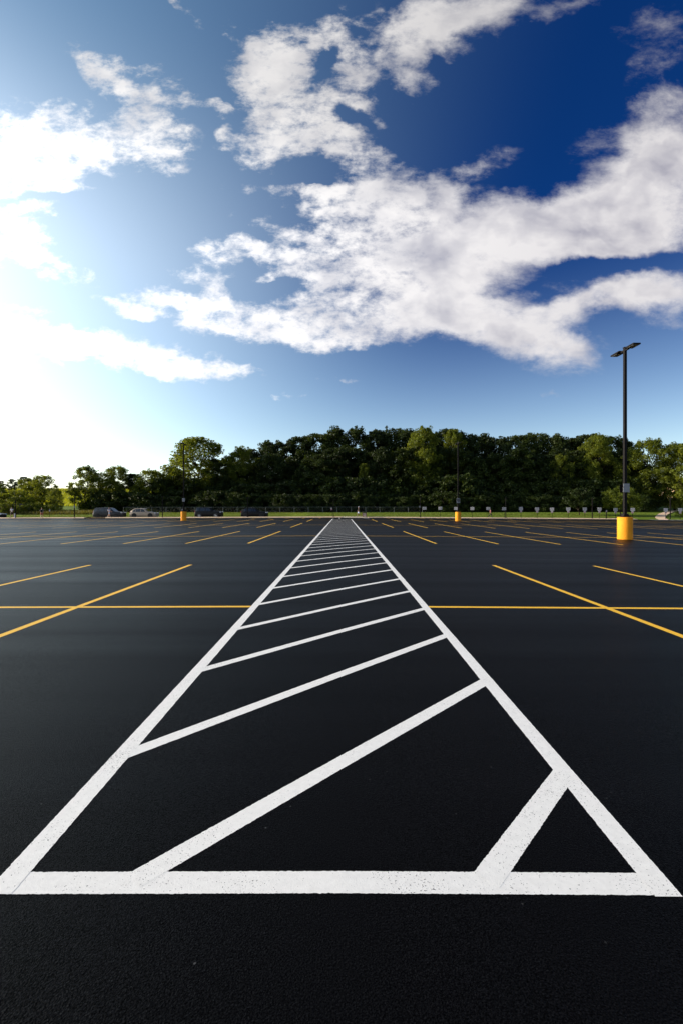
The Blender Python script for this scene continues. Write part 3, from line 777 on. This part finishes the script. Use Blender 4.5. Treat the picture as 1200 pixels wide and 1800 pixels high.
# ------------------------------------------------------------------ cars
def car_paint(name, col, metal=.4, rough=.28):
    return simple(name, col, .38, metal*.4, .06, 2, 0, .3, .08)
def black_paint(): return simple('black_car_paint', (.006, .006, .008), .4, 0, .06, 2, 0, .22, .06)
def make_car(name, L_, W_, prof, belt, paint, rim, loc, rz, label, glasslist, ground=.18, wheelx=(.19, .80), wr=.36):
    """prof: stations (x fraction, roof z, is_greenhouse roof half-width factor). Car nose points +x."""
    root = empty(name, loc, rz)
    bm = bmesh.new(); rings = []
    for (f, rz_, rw, hw) in prof:
        x = (f-.5)*L_; w = W_/2*hw; bz = min(belt, rz_-.02)
        pts = [(0, ground), (w*.90, ground), (w*.985, ground+.16), (w, (ground+bz)/2), (w*.97, bz), (w*.97*rw, rz_-.045), (w*.90*rw, rz_), (0, rz_+.025)]
        ring = [bm.verts.new((x, y, z)) for y, z in pts]+[bm.verts.new((x, -y, z)) for y, z in pts[-2:0:-1]]
        rings.append(ring)
    for a, b in zip(rings, rings[1:]):
        m = len(a)
        for k in range(m): bm.faces.new((a[k], a[(k+1) % m], b[(k+1) % m], b[k]))
    bm.faces.new(rings[0][::-1]); bm.faces.new(rings[-1])
    bmesh.ops.recalc_face_normals(bm, faces=bm.faces)
    me = bpy.data.meshes.new('body'); bm.to_mesh(me); bm.free(); me.materials.append(paint)
    for p in me.polygons: p.use_smooth = True
    me.set_sharp_from_angle(angle=R(32))
    body = link(bpy.data.objects.new('body', me), root)
    def at(f):
        fs = [p[0] for p in prof]
        return (np.interp(f, fs, [p[1] for p in prof]), np.interp(f, fs, [p[2] for p in prof]), np.interp(f, fs, [p[3] for p in prof]))
    def side_pt(f, t, s):
        z_, rw, hw = at(f); w = W_/2*hw; y = w*.97*(1-t)+w*.97*rw*t; z = belt*(1-t)+(z_-.045)*t
        return ((f-.5)*L_, s*(y+.008), z)
    for s in (-1, 1):
        for (b0, b1, t0, t1) in glasslist['side']:
            bb = MB(); n = 4
            for k in range(n):
                a0 = b0+(b1-b0)*k/n; a1 = b0+(b1-b0)*(k+1)/n; c0 = t0+(t1-t0)*k/n; c1 = t0+(t1-t0)*(k+1)/n
                bb.poly([side_pt(a0, .06, s), side_pt(a1, .06, s), side_pt(c1, .88, s), side_pt(c0, .88, s)])
            bmesh.ops.remove_doubles(bb.bm, verts=bb.bm.verts, dist=.001)
            bb.build('side_window', M_GLASS, root)
    for nm, (fa, fb) in (('windscreen', glasslist['front']), ('rear_window', glasslist['rear'])):
        za, ra, ha = at(fa); zb, rb, hb = at(fb)
        d = Vector(((fb-fa)*L_, 0, zb-za)); nn = Vector((-d.z, 0, d.x)).normalized()
        if (nn.x > 0) != (nm == 'windscreen'): nn = -nn
        off = nn*.03
        ya = W_/2*ha*.84*ra; yb = W_/2*hb*.84*rb
        MB().poly([(( fa-.5)*L_+off.x, -ya, za+off.z), ((fa-.5)*L_+off.x, ya, za+off.z), ((fb-.5)*L_+off.x, yb, zb+off.z), ((fb-.5)*L_+off.x, -yb, zb+off.z)]).build(nm, M_GLASS, root)
    for f in wheelx:
        for s in (-1, 1):
            x = (f-.5)*L_; y = s*(W_/2-.09)
            MB().cyl((x, s*(W_/2-.06), wr+.02), wr+.065, .16, 28, 'Y').build('wheel_arch', M_BLACKP, root)
            wh = MB().cyl((x, y, wr), wr, .24, 28, 'Y', bevel=.03).build('wheel', M_TYRE, root, True)
            rb = MB().cyl((x, y+s*.123, wr), wr*.22, .02, 14, 'Y')
            for k in range(5):
                a = k*2*math.pi/5+.3
                rb.box((x+math.cos(a)*wr*.38, y+s*.122, wr+math.sin(a)*wr*.38), (wr*.62, .018, wr*.16), ry=-a)
            rb.tube([(x+math.cos(a)*wr*.64, y+s*.12, wr+math.sin(a)*wr*.64) for a in [q*math.pi/12 for q in range(25)]], .018, 6)
            rb.build('rim', rim, wh)
    zf, rf, hf = at(.965); zr, rr_, hr = at(.02)
    hl = simple('headlight_glass', (.75, .78, .8), .15, 0, .05); tl = simple('taillight_red', (.35, .02, .015), .25, 0, .1)
    for s in (-1, 1):
        MB().box((L_*.462, s*W_/2*hf*.84, belt-.15), (.26, .24, .15), bevel=.03, rz=s*R(-14)).build('headlight', hl, root)
        MB().box((-L_*.487, s*W_/2*hr*.86, belt-.05), (.10, .22, .26), bevel=.02).build('taillight', tl, root)
        MB().box(((glasslist['mirror']-.5)*L_, s*(W_/2+.09), belt+.06), (.14, .17, .13), bevel=.03).build('mirror', paint, root)
        for f in glasslist['handles']: MB().box(((f-.5)*L_, s*(W_/2+.004), belt-.13), (.17, .03, .035), bevel=.008).build('door_handle', M_BLACKP, root)
    MB().box((L_*.488, 0, ground+.32), (.10, W_*.5, .22), bevel=.02).build('grille', M_BLACKP, root)
    MB().box((L_*.47, 0, ground+.06), (.16, W_*.78, .12), bevel=.03).build('front_bumper', M_BLACKP, root)
    MB().box((-L_*.475, 0, ground+.08), (.14, W_*.8, .16), bevel=.03).build('rear_bumper', M_BLACKP, root)
    tag(root, label, 'car', 'cars parked beyond the kerb'); return root
CY = 79.6
def cx(p): return (p-601)/800*CY
wag = [(0, .72, 1, .80), (.012, 1.0, 1, .88), (.03, 1.35, .93, .93), (.07, 1.70, .86, .97), (.12, 1.76, .84, 1), (.35, 1.80, .84, 1), (.52, 1.77, .84, 1), (.58, 1.70, .86, 1), (.70, 1.18, .98, 1), (.74, 1.10, 1, .99), (.90, 1.02, 1, .96), (.965, .93, 1, .88), (.99, .78, 1, .78), (1, .60, 1, .72)]
wgl = dict(side=[(.05, .19, .10, .20), (.21, .40, .22, .40), (.42, .63, .42, .55)], front=(.71, .585), rear=(.025, .068), mirror=.635, handles=(.30, .50))
make_car('parked_wagon', 5.15, 1.95, wag, 1.08, car_paint('grey_car_paint', (.032, .033, .038)), M_DRIM, (cx(193.5), CY, gz(cx(193.5))), 0, 'large dark grey wagon at the left end of the parked cars, walker in front', wgl, wr=.38)
cro = [(0, .75, 1, .78), (.012, .98, 1, .86), (.05, 1.15, .96, .92), (.13, 1.48, .86, .97), (.20, 1.60, .83, 1), (.38, 1.66, .83, 1), (.50, 1.63, .83, 1), (.57, 1.55, .86, 1), (.70, 1.10, .98, 1), (.75, 1.03, 1, .99), (.90, .93, 1, .95), (.965, .85, 1, .86), (.99, .72, 1, .76), (1, .56, 1, .7)]
cgl = dict(side=[(.12, .22, .17, .235), (.24, .42, .25, .42), (.44, .63, .44, .54)], front=(.71, .575), rear=(.045, .12), mirror=.63, handles=(.33, .52))
make_car('parked_crossover', 4.55, 1.86, cro, 1.0, car_paint('tan_car_paint', (.42, .33, .25), .5), M_DRIM, (cx(254.5), CY, gz(cx(254.5))), 0, 'tan crossover car between the grey wagon and a lamp post', cgl, wr=.37)
box = [(0, .78, 1, .82), (.012, 1.05, 1, .90), (.03, 1.40, .92, .94), (.06, 1.72, .86, .97), (.10, 1.78, .85, 1), (.35, 1.80, .85, 1), (.53, 1.77, .85, 1), (.585, 1.70, .87, 1), (.68, 1.24, .98, 1), (.73, 1.16, 1, .99), (.89, 1.08, 1, .96), (.965, .98, 1, .88), (.99, .80, 1, .8), (1, .62, 1, .74)]
bgl = dict(side=[(.05, .19, .085, .195), (.21, .40, .215, .40), (.42, .62, .42, .56)], front=(.69, .59), rear=(.022, .058), mirror=.625, handles=(.31, .50))
make_car('parked_suv', 4.65, 1.9, box, 1.12, black_paint(), M_RIM, (cx(368), CY, gz(cx(368))), 0, 'boxy black car with silver wheels, third in the parked row', bgl, wr=.36)
hat_ = [(0, .72, 1, .78), (.012, .95, 1, .86), (.05, 1.22, .95, .92), (.10, 1.42, .88, .96), (.17, 1.58, .84, 1), (.32, 1.67, .83, 1), (.46, 1.66, .83, 1), (.54, 1.58, .85, 1), (.68, 1.14, .98, 1), (.73, 1.07, 1, .99), (.90, .98, 1, .95), (.965, .89, 1, .86), (.99, .74, 1, .78), (1, .58, 1, .7)]
hgl = dict(side=[(.10, .20, .14, .215), (.22, .40, .23, .40), (.42, .61, .42, .52)], front=(.69, .55), rear=(.045, .11), mirror=.61, handles=(.31, .50))
make_car('parked_hatchback', 4.55, 1.88, hat_, 1.02, black_paint(), M_DRIM, (cx(448), CY, gz(cx(448))), 0, 'rounded black car at the right end of the parked row, behind a lamp post', hgl, wr=.36)
make_car('parked_sedan', 4.4, 1.8, cro, 1.0, black_paint(), M_DRIM, (cx(-5)-1.3, CY+.5, gz(cx(-2))-.15), 0, 'black car cut by the left edge beside the runner', cgl, wr=.34)

# ------------------------------------------------------------------ people
def skin_mesh(name, verts, edges, rad, mat, parent, root=0, sub=2):
    me = bpy.data.meshes.new(name); me.from_pydata(verts, edges, []); me.materials.append(mat)
    o = link(bpy.data.objects.new(name, me), parent)
    sk = o.modifiers.new('skin', 'SKIN'); sk.use_smooth_shade = True
    for i, r in enumerate(rad):
        r = r if isinstance(r, tuple) else (r, r)
        me.skin_vertices[0].data[i].radius = r; me.skin_vertices[0].data[i].use_root = (i == root)
    sb = o.modifiers.new('sub', 'SUBSURF'); sb.levels = sub; sb.render_levels = sub
    return o
def make_person(loc, face, label, skin, shirt, shorts, hair, stride=.25, arm=.3, long_legs=False, cap=None, ponytail=False, pack=None, bent=.5, height=1.74, phase=1):
    """walks along local -Y when face = 0 (towards the camera)"""
    root = empty('person', loc, face); k = height/1.74
    hip = .93
    def leg(s, fwd):
        x = s*.095; kn = (x*1.05, -fwd*.55-.03, .50); an = (x*1.02, -fwd*1.0+.02+(.10 if fwd < 0 else 0), .09+(.07 if fwd < 0 else 0))
        return [(x, 0, hip-.06), (x, -fwd*.28-.02, .71), kn, (x, (kn[1]+an[1])/2+.02, (kn[2]+an[2])/2), an, (x, an[1]-.13, an[2]-.055)]
    f = stride*phase
    LL, RL = leg(-1, f), leg(1, -f)
    def armp(s, fwd):
        sh = (s*.175, 0, 1.42); el = (s*.235, fwd*-.35+.04, 1.15); b = bent*.28
        wr = (s*.225, el[1]-.10-b*.6, .95+b*.75-abs(fwd)*.05)
        hd = tuple(Vector(wr)+(Vector(wr)-Vector(el)).normalized()*.085)
        return [sh, el, wr, hd]
    LA, RA = armp(-1, -f), armp(1, f)
    V = [(0, 0, hip), (0, 0, 1.10), (0, -.01, 1.30), (0, 0, 1.43), (0, -.005, 1.50), (0, -.012, 1.575), (0, -.015, 1.66)]
    Rd = [(.14, .11), (.125, .095), (.155, .105), (.11, .085), (.052, .052), (.072, .085), (.070, .085)]
    E = [(i, i+1) for i in range(6)]
    for lg in (LL, RL):
        b = len(V); V += lg; Rd += [.088, .078, .055, .053, .036, .034]; E += [(0, b)]+[(b+i, b+i+1) for i in range(5)]
    for s, am in ((-1, LA), (1, RA)):
        b = len(V); V += am; Rd += [.052, .038, .025, (.034, .020)]; E += [(3, b), (b, b+1), (b+1, b+2), (b+2, b+3)]
        d = (Vector(am[3])-Vector(am[2])).normalized(); side = Vector((0, 1, 0)) if abs(d.y) < .7 else Vector((0, 0, 1)); side = (side-d*side.dot(d)).normalized()
        for q, ln in zip((-1.5, -.5, .5, 1.5), (.055, .07, .075, .062)):
            c = len(V); p0 = Vector(am[3])+side*q*.019+d*.02; p1 = p0+d*ln*.5; p2 = p1+(d*.8+Vector((-s*.5, 0, 0))).normalized()*ln*.5
            V += [tuple(p0), tuple(p1), tuple(p2)]; Rd += [.010, .009, .008]; E += [(b+3, c), (c, c+1), (c+1, c+2)]
        c = len(V); p0 = Vector(am[2])*.35+Vector(am[3])*.65+Vector((-s*.028, -.012, 0)); V += [tuple(p0), tuple(p0+d*.045+Vector((-s*.012, 0, 0)))]; Rd += [.011, .009]; E += [(b+3, c), (c, c+1)]
    body = skin_mesh('body', V, E, Rd, skin, root, 0, 2)
    # face: nose, brow, eyes, mouth and ears belong to the head
    fc = MB().sphere((0, -.112, 1.625), .016, 8, (.8, 1.2, 1.4)); fc.sphere((-.078, 0, 1.62), .022, 8, (.4, 1, 1.4)); fc.sphere((.078, 0, 1.62), .022, 8, (.4, 1, 1.4)); fc.build('nose_and_ears', skin, root, True)
    ey = MB(); 
    for s in (-1, 1): ey.sphere((s*.031, -.094, 1.645), .010, 8)
    ey.build('eyes', M_INK, root, True); MB().box((0, -.098, 1.583), (.045, .012, .010), bevel=.003).build('mouth', M_RED, root)
    # shirt, sleeves
    V2 = [V[0], V[1], V[2], V[3]]; V2[0] = (0, 0, hip+.02); R2 = [(.158, .125), (.146, .112), (.172, .122), (.125, .098)]; E2 = [(0, 1), (1, 2), (2, 3)]
    for am in (LA, RA):
        b = len(V2); m = tuple(Vector(am[0])*.35+Vector(am[1])*.65); V2 += [am[0], m]; R2 += [.068, .060]; E2 += [(3, b), (b, b+1)]
    skin_mesh('shirt', V2, E2, R2, shirt, root, 0, 2)
    V3 = [(0, 0, hip+.06), (0, 0, hip-.01)]; R3 = [(.148, .122), (.162, .135)]; E3 = [(0, 1)]
    for lg in (LL, RL):
        b = len(V3)
        if long_legs: pts = lg[:5]; rs = [.105, .095, .074, .070, .062]
        else: pts = [lg[0], lg[1], tuple(Vector(lg[1])*.45+Vector(lg[2])*.55)]; rs = [.108, .102, .092]
        V3 += pts; R3 += rs; E3 += [(1, b)]+[(b+i, b+i+1) for i in range(len(pts)-1)]
    skin_mesh('trousers' if long_legs else 'shorts', V3, E3, R3, shorts, root, 0, 2)
    for lg in (LL, RL):
        a, t = Vector(lg[4]), Vector(lg[5])
        MB().box(((a+t)/2+Vector((0, -.03, -.03))), (.092, .27, .085), bevel=.03).build('shoe', SHOE, root, True)
    h = MB().sphere((0, .012, 1.675), .098, 16, (.86, 1.02, 1.0))
    if ponytail: h.tube([(0, .10, 1.70), (0, .15, 1.62), (0, .13, 1.50)], [.03, .034, .012], 8)
    if cap: 
        h.build('hair', hair, root, True)
        c = MB().sphere((0, .005, 1.70), .108, 16, (.92, 1.05, .85)); c.box((0, -.13, 1.69), (.15, .12, .015), bevel=.005); c.build('cap', cap, root, True)
    else: h.build('hair', hair, root, True)
    if pack: MB().box((0, .17, 1.26), (.28, .14, .40), bevel=.05).build('backpack', pack, root, True)
    root.scale = (k, k, k); tag(root, label, 'person'); return root
SK1 = simple('skin_light', (.50, .28, .19), .5, 0, .08); SK2 = simple('skin_brown', (.26, .13, .08), .5, 0, .08)
HR1 = simple('hair_brown', (.06, .03, .015), .6); HR2 = simple('hair_blonde', (.40, .24, .10), .6)
CW = simple('cloth_white', (.74, .74, .76), .85, 0, .05); CB = simple('cloth_black', (.012, .012, .015), .85); CG = simple('cloth_grey', (.22, .22, .25), .85)
CBl = simple('cloth_pale_blue', (.42, .52, .70), .85); CLb = simple('cloth_lilac_white', (.55, .55, .68), .85); CP = simple('cloth_pink', (.55, .22, .24), .85, 0, .3, 12); CR = simple('cloth_red', (.40, .06, .04), .85)
SHOE = simple('shoe_white', (.6, .58, .56), .7)
def feet(x, Yp): X = (x-601)/800*Yp; return X, Yp
def pl(x, Yp, dz=.12): X = (x-601)/800*Yp; return (X, Yp, gz(X)+dz)
make_person(pl(21.5, 76.4), R(8), 'person running towards the camera in a white shirt and black shorts', SK2, CW, CB, HR1, .22, bent=1.0, height=1.80)
make_person(pl(74, 75.2, 0.0), R(200), 'person with blond hair walking away in grey top with black pack and red shorts', SK1, CG, CR, HR2, .2, ponytail=True, pack=CB, height=1.76)
make_person(pl(192.5, 76.2), R(78), 'person in a pale lilac shirt walking in front of the grey wagon', SK1, CLb, CBl, HR1, .28, height=1.70)
make_person(pl(630, 77.6, .10), R(-80), 'person in white cap, dark top and pale blue shorts beside the litter bin', SK2, CB, CBl, HR1, .24, cap=CW, height=1.74)
make_person(pl(861, 76.5), R(85), 'person in pink patterned shirt and black trousers walking along the kerb', SK2, CP, CB, HR1, .30, long_legs=True, height=1.50)

# ------------------------------------------------------------------ litter bin, bollard, walls
X = (640-601)/800*76.9
b = empty('litter_bin', (X, 76.9, .10))
M_BIN = simple('bin_brown', (.16, .065, .04), .7, 0, .2, 8)
f = MB()
for sx in (-1, 1):
    for sy in (-1, 1): f.box((sx*.31, sy*.31, .36), (.07, .07, .72), bevel=.01)
f.box((0, .30, .36), (.55, .03, .62)); f.box((-.30, 0, .36), (.03, .55, .62)); f.box((.30, 0, .36), (.03, .55, .62)); f.build('frame', M_BIN, b)
MB().box((0, -.31, .36), (.50, .03, .56), bevel=.01).build('front_panel', simple('bin_panel', (.36, .28, .25), .8, 0, .2, 6), b)
t = MB().box((0, 0, .74), (.72, .72, .05), bevel=.015)
for sx in (-1, 1):
    for sy in (-1, 1): t.box((sx*.28, sy*.28, .83), (.04, .04, .14))
t.box((0, 0, .915), (.70, .70, .05), bevel=.02); t.build('lid', M_BLACKP, b)
tag(b, 'square brown litter bin with black lid at the far end of the walkway', 'litter bin')
b = empty('bollard', pl(26.3, 75.9)); MB().cyl((0, 0, .36), .085, .75, 20, bevel=.03).build('post', CW, b, True)
MB().cyl((0, 0, .62), .088, .06, 20).build('band', simple('bollard_band', (.45, .42, .36), .6), b)
tag(b, 'short white bollard beside the runner in a white shirt', 'bollard')

# brick shed behind the black car and orange brick house at the far right
def brick_mat(name, c1, c2):
    m, nt, bb = new_mat(name); t = nt.nodes.new('ShaderNodeTexBrick'); tc = nt.nodes.new('ShaderNodeTexCoord'); mp = nt.nodes.new('ShaderNodeMapping'); mp.inputs[2].default_value = (R(90), 0, 0)
    nt.links.new(tc.outputs['Object'], mp.inputs[0]); nt.links.new(mp.outputs[0], t.inputs[0]); t.inputs['Scale'].default_value = 4
    t.inputs['Color1'].default_value = (*c1, 1); t.inputs['Color2'].default_value = (*c2, 1); t.inputs['Mortar'].default_value = (.3, .27, .24, 1)
    nt.links.new(t.outputs[0], bb.inputs['Base Color']); nin(bb, 'Roughness', .9); return m
MBR = brick_mat('red_brick', (.20, .06, .035), (.26, .08, .045)); MBO = brick_mat('orange_brick', (.62, .30, .10), (.70, .36, .13))
M_ROOF = simple('roof_shingle', (.10, .09, .085), .9, 0, .2, 6)
def shed(name, loc, w, d, h, mat, label, wins, roof=1.2):
    r = empty(name, loc); 
    MB().box((0, 0, h/2-.4), (w, d, h+.8)).build('wall', mat, r)
    q = MB(); e = .35
    A = [(-w/2-e, -d/2-e, h), (w/2+e, -d/2-e, h), (w/2+e, d/2+e, h), (-w/2-e, d/2+e, h), (-w/2-e, 0, h+roof), (w/2+e, 0, h+roof)]
    for f in ((0, 1, 5, 4), (2, 3, 4, 5), (0, 4, 3), (1, 2, 5), (3, 2, 1, 0)): q.poly([A[i] for i in f])
    bmesh.ops.remove_doubles(q.bm, verts=q.bm.verts, dist=.001); q.build('roof', M_ROOF, r)
    for (x, z, ww, hh) in wins:
        wn = MB().box((x, -d/2-.02, z), (ww+.14, .06, hh+.14), bevel=.01).build('window', CW, r); MB().box((x, -d/2-.055, z), (ww, .012, hh)).build('pane', M_GLASS, wn)
    tag(r, label, 'building'); return r
shed('brick_shed', (-73.5, 97, terrain(-73.5, 97)), 11, 6, 1.5, MBR, 'low red brick shed behind the black car at the left edge', [(2, .8, .9, .7)], .35)
shed('brick_house', (112, 148, terrain(112, 148)), 14, 9, 4.6, MBO, 'orange brick house glimpsed through the trees at the right edge', [(-4, 2.6, 1.4, 1.3), (0, 2.6, 1.4, 1.3), (4, 2.6, 1.4, 1.3)], 2.2)

# concrete path rising to the right, mulch edging by the wagon
def ribbon(name, pts, w, mat, lift=.02):
    V = []; F = []
    for i, (x, y) in enumerate(pts):
        a = Vector(pts[max(i-1, 0)]); c = Vector(pts[min(i+1, len(pts)-1)]); d = (c-a).normalized(); n = Vector((-d.y, d.x))*w/2
        for s in (1, -1): X, Y = x+n.x*s, y+n.y*s; V.append((X, Y, max(terrain(X, Y), terrain(X+.5, Y+.5), terrain(X-.5, Y-.5))+lift+.05))
    for i in range(len(pts)-1): F.append((2*i, 2*i+1, 2*i+3, 2*i+2))
    o = from_np(name, V, F, mat, smooth=True); o['kind'] = 'structure'; return o
ribbon('footpath', [(53.5, 75.7), (54.6, 78), (56.5, 81), (59.5, 85), (63, 89.5), (67, 94), (72, 100), (80, 108), (92, 118)], 1.5, M_CONC)
r = empty('timber_edging', pl(171.5, 75.3, 0))
MB().box((0, 0, .09), (2.6, .2, .18), bevel=.02).build('beam', simple('weathered_timber', (.20, .11, .05), .85, 0, .3, 6), r)
MB().box((-1.7, .2, .12), (1.0, .16, .16), bevel=.02, rz=R(20), ry=R(-6)).build('beam', simple('dark_timber', (.06, .045, .03), .85, 0, .3, 6), r)
tag(r, 'low weathered timber edging on the asphalt in front of the grey wagon', 'edging')
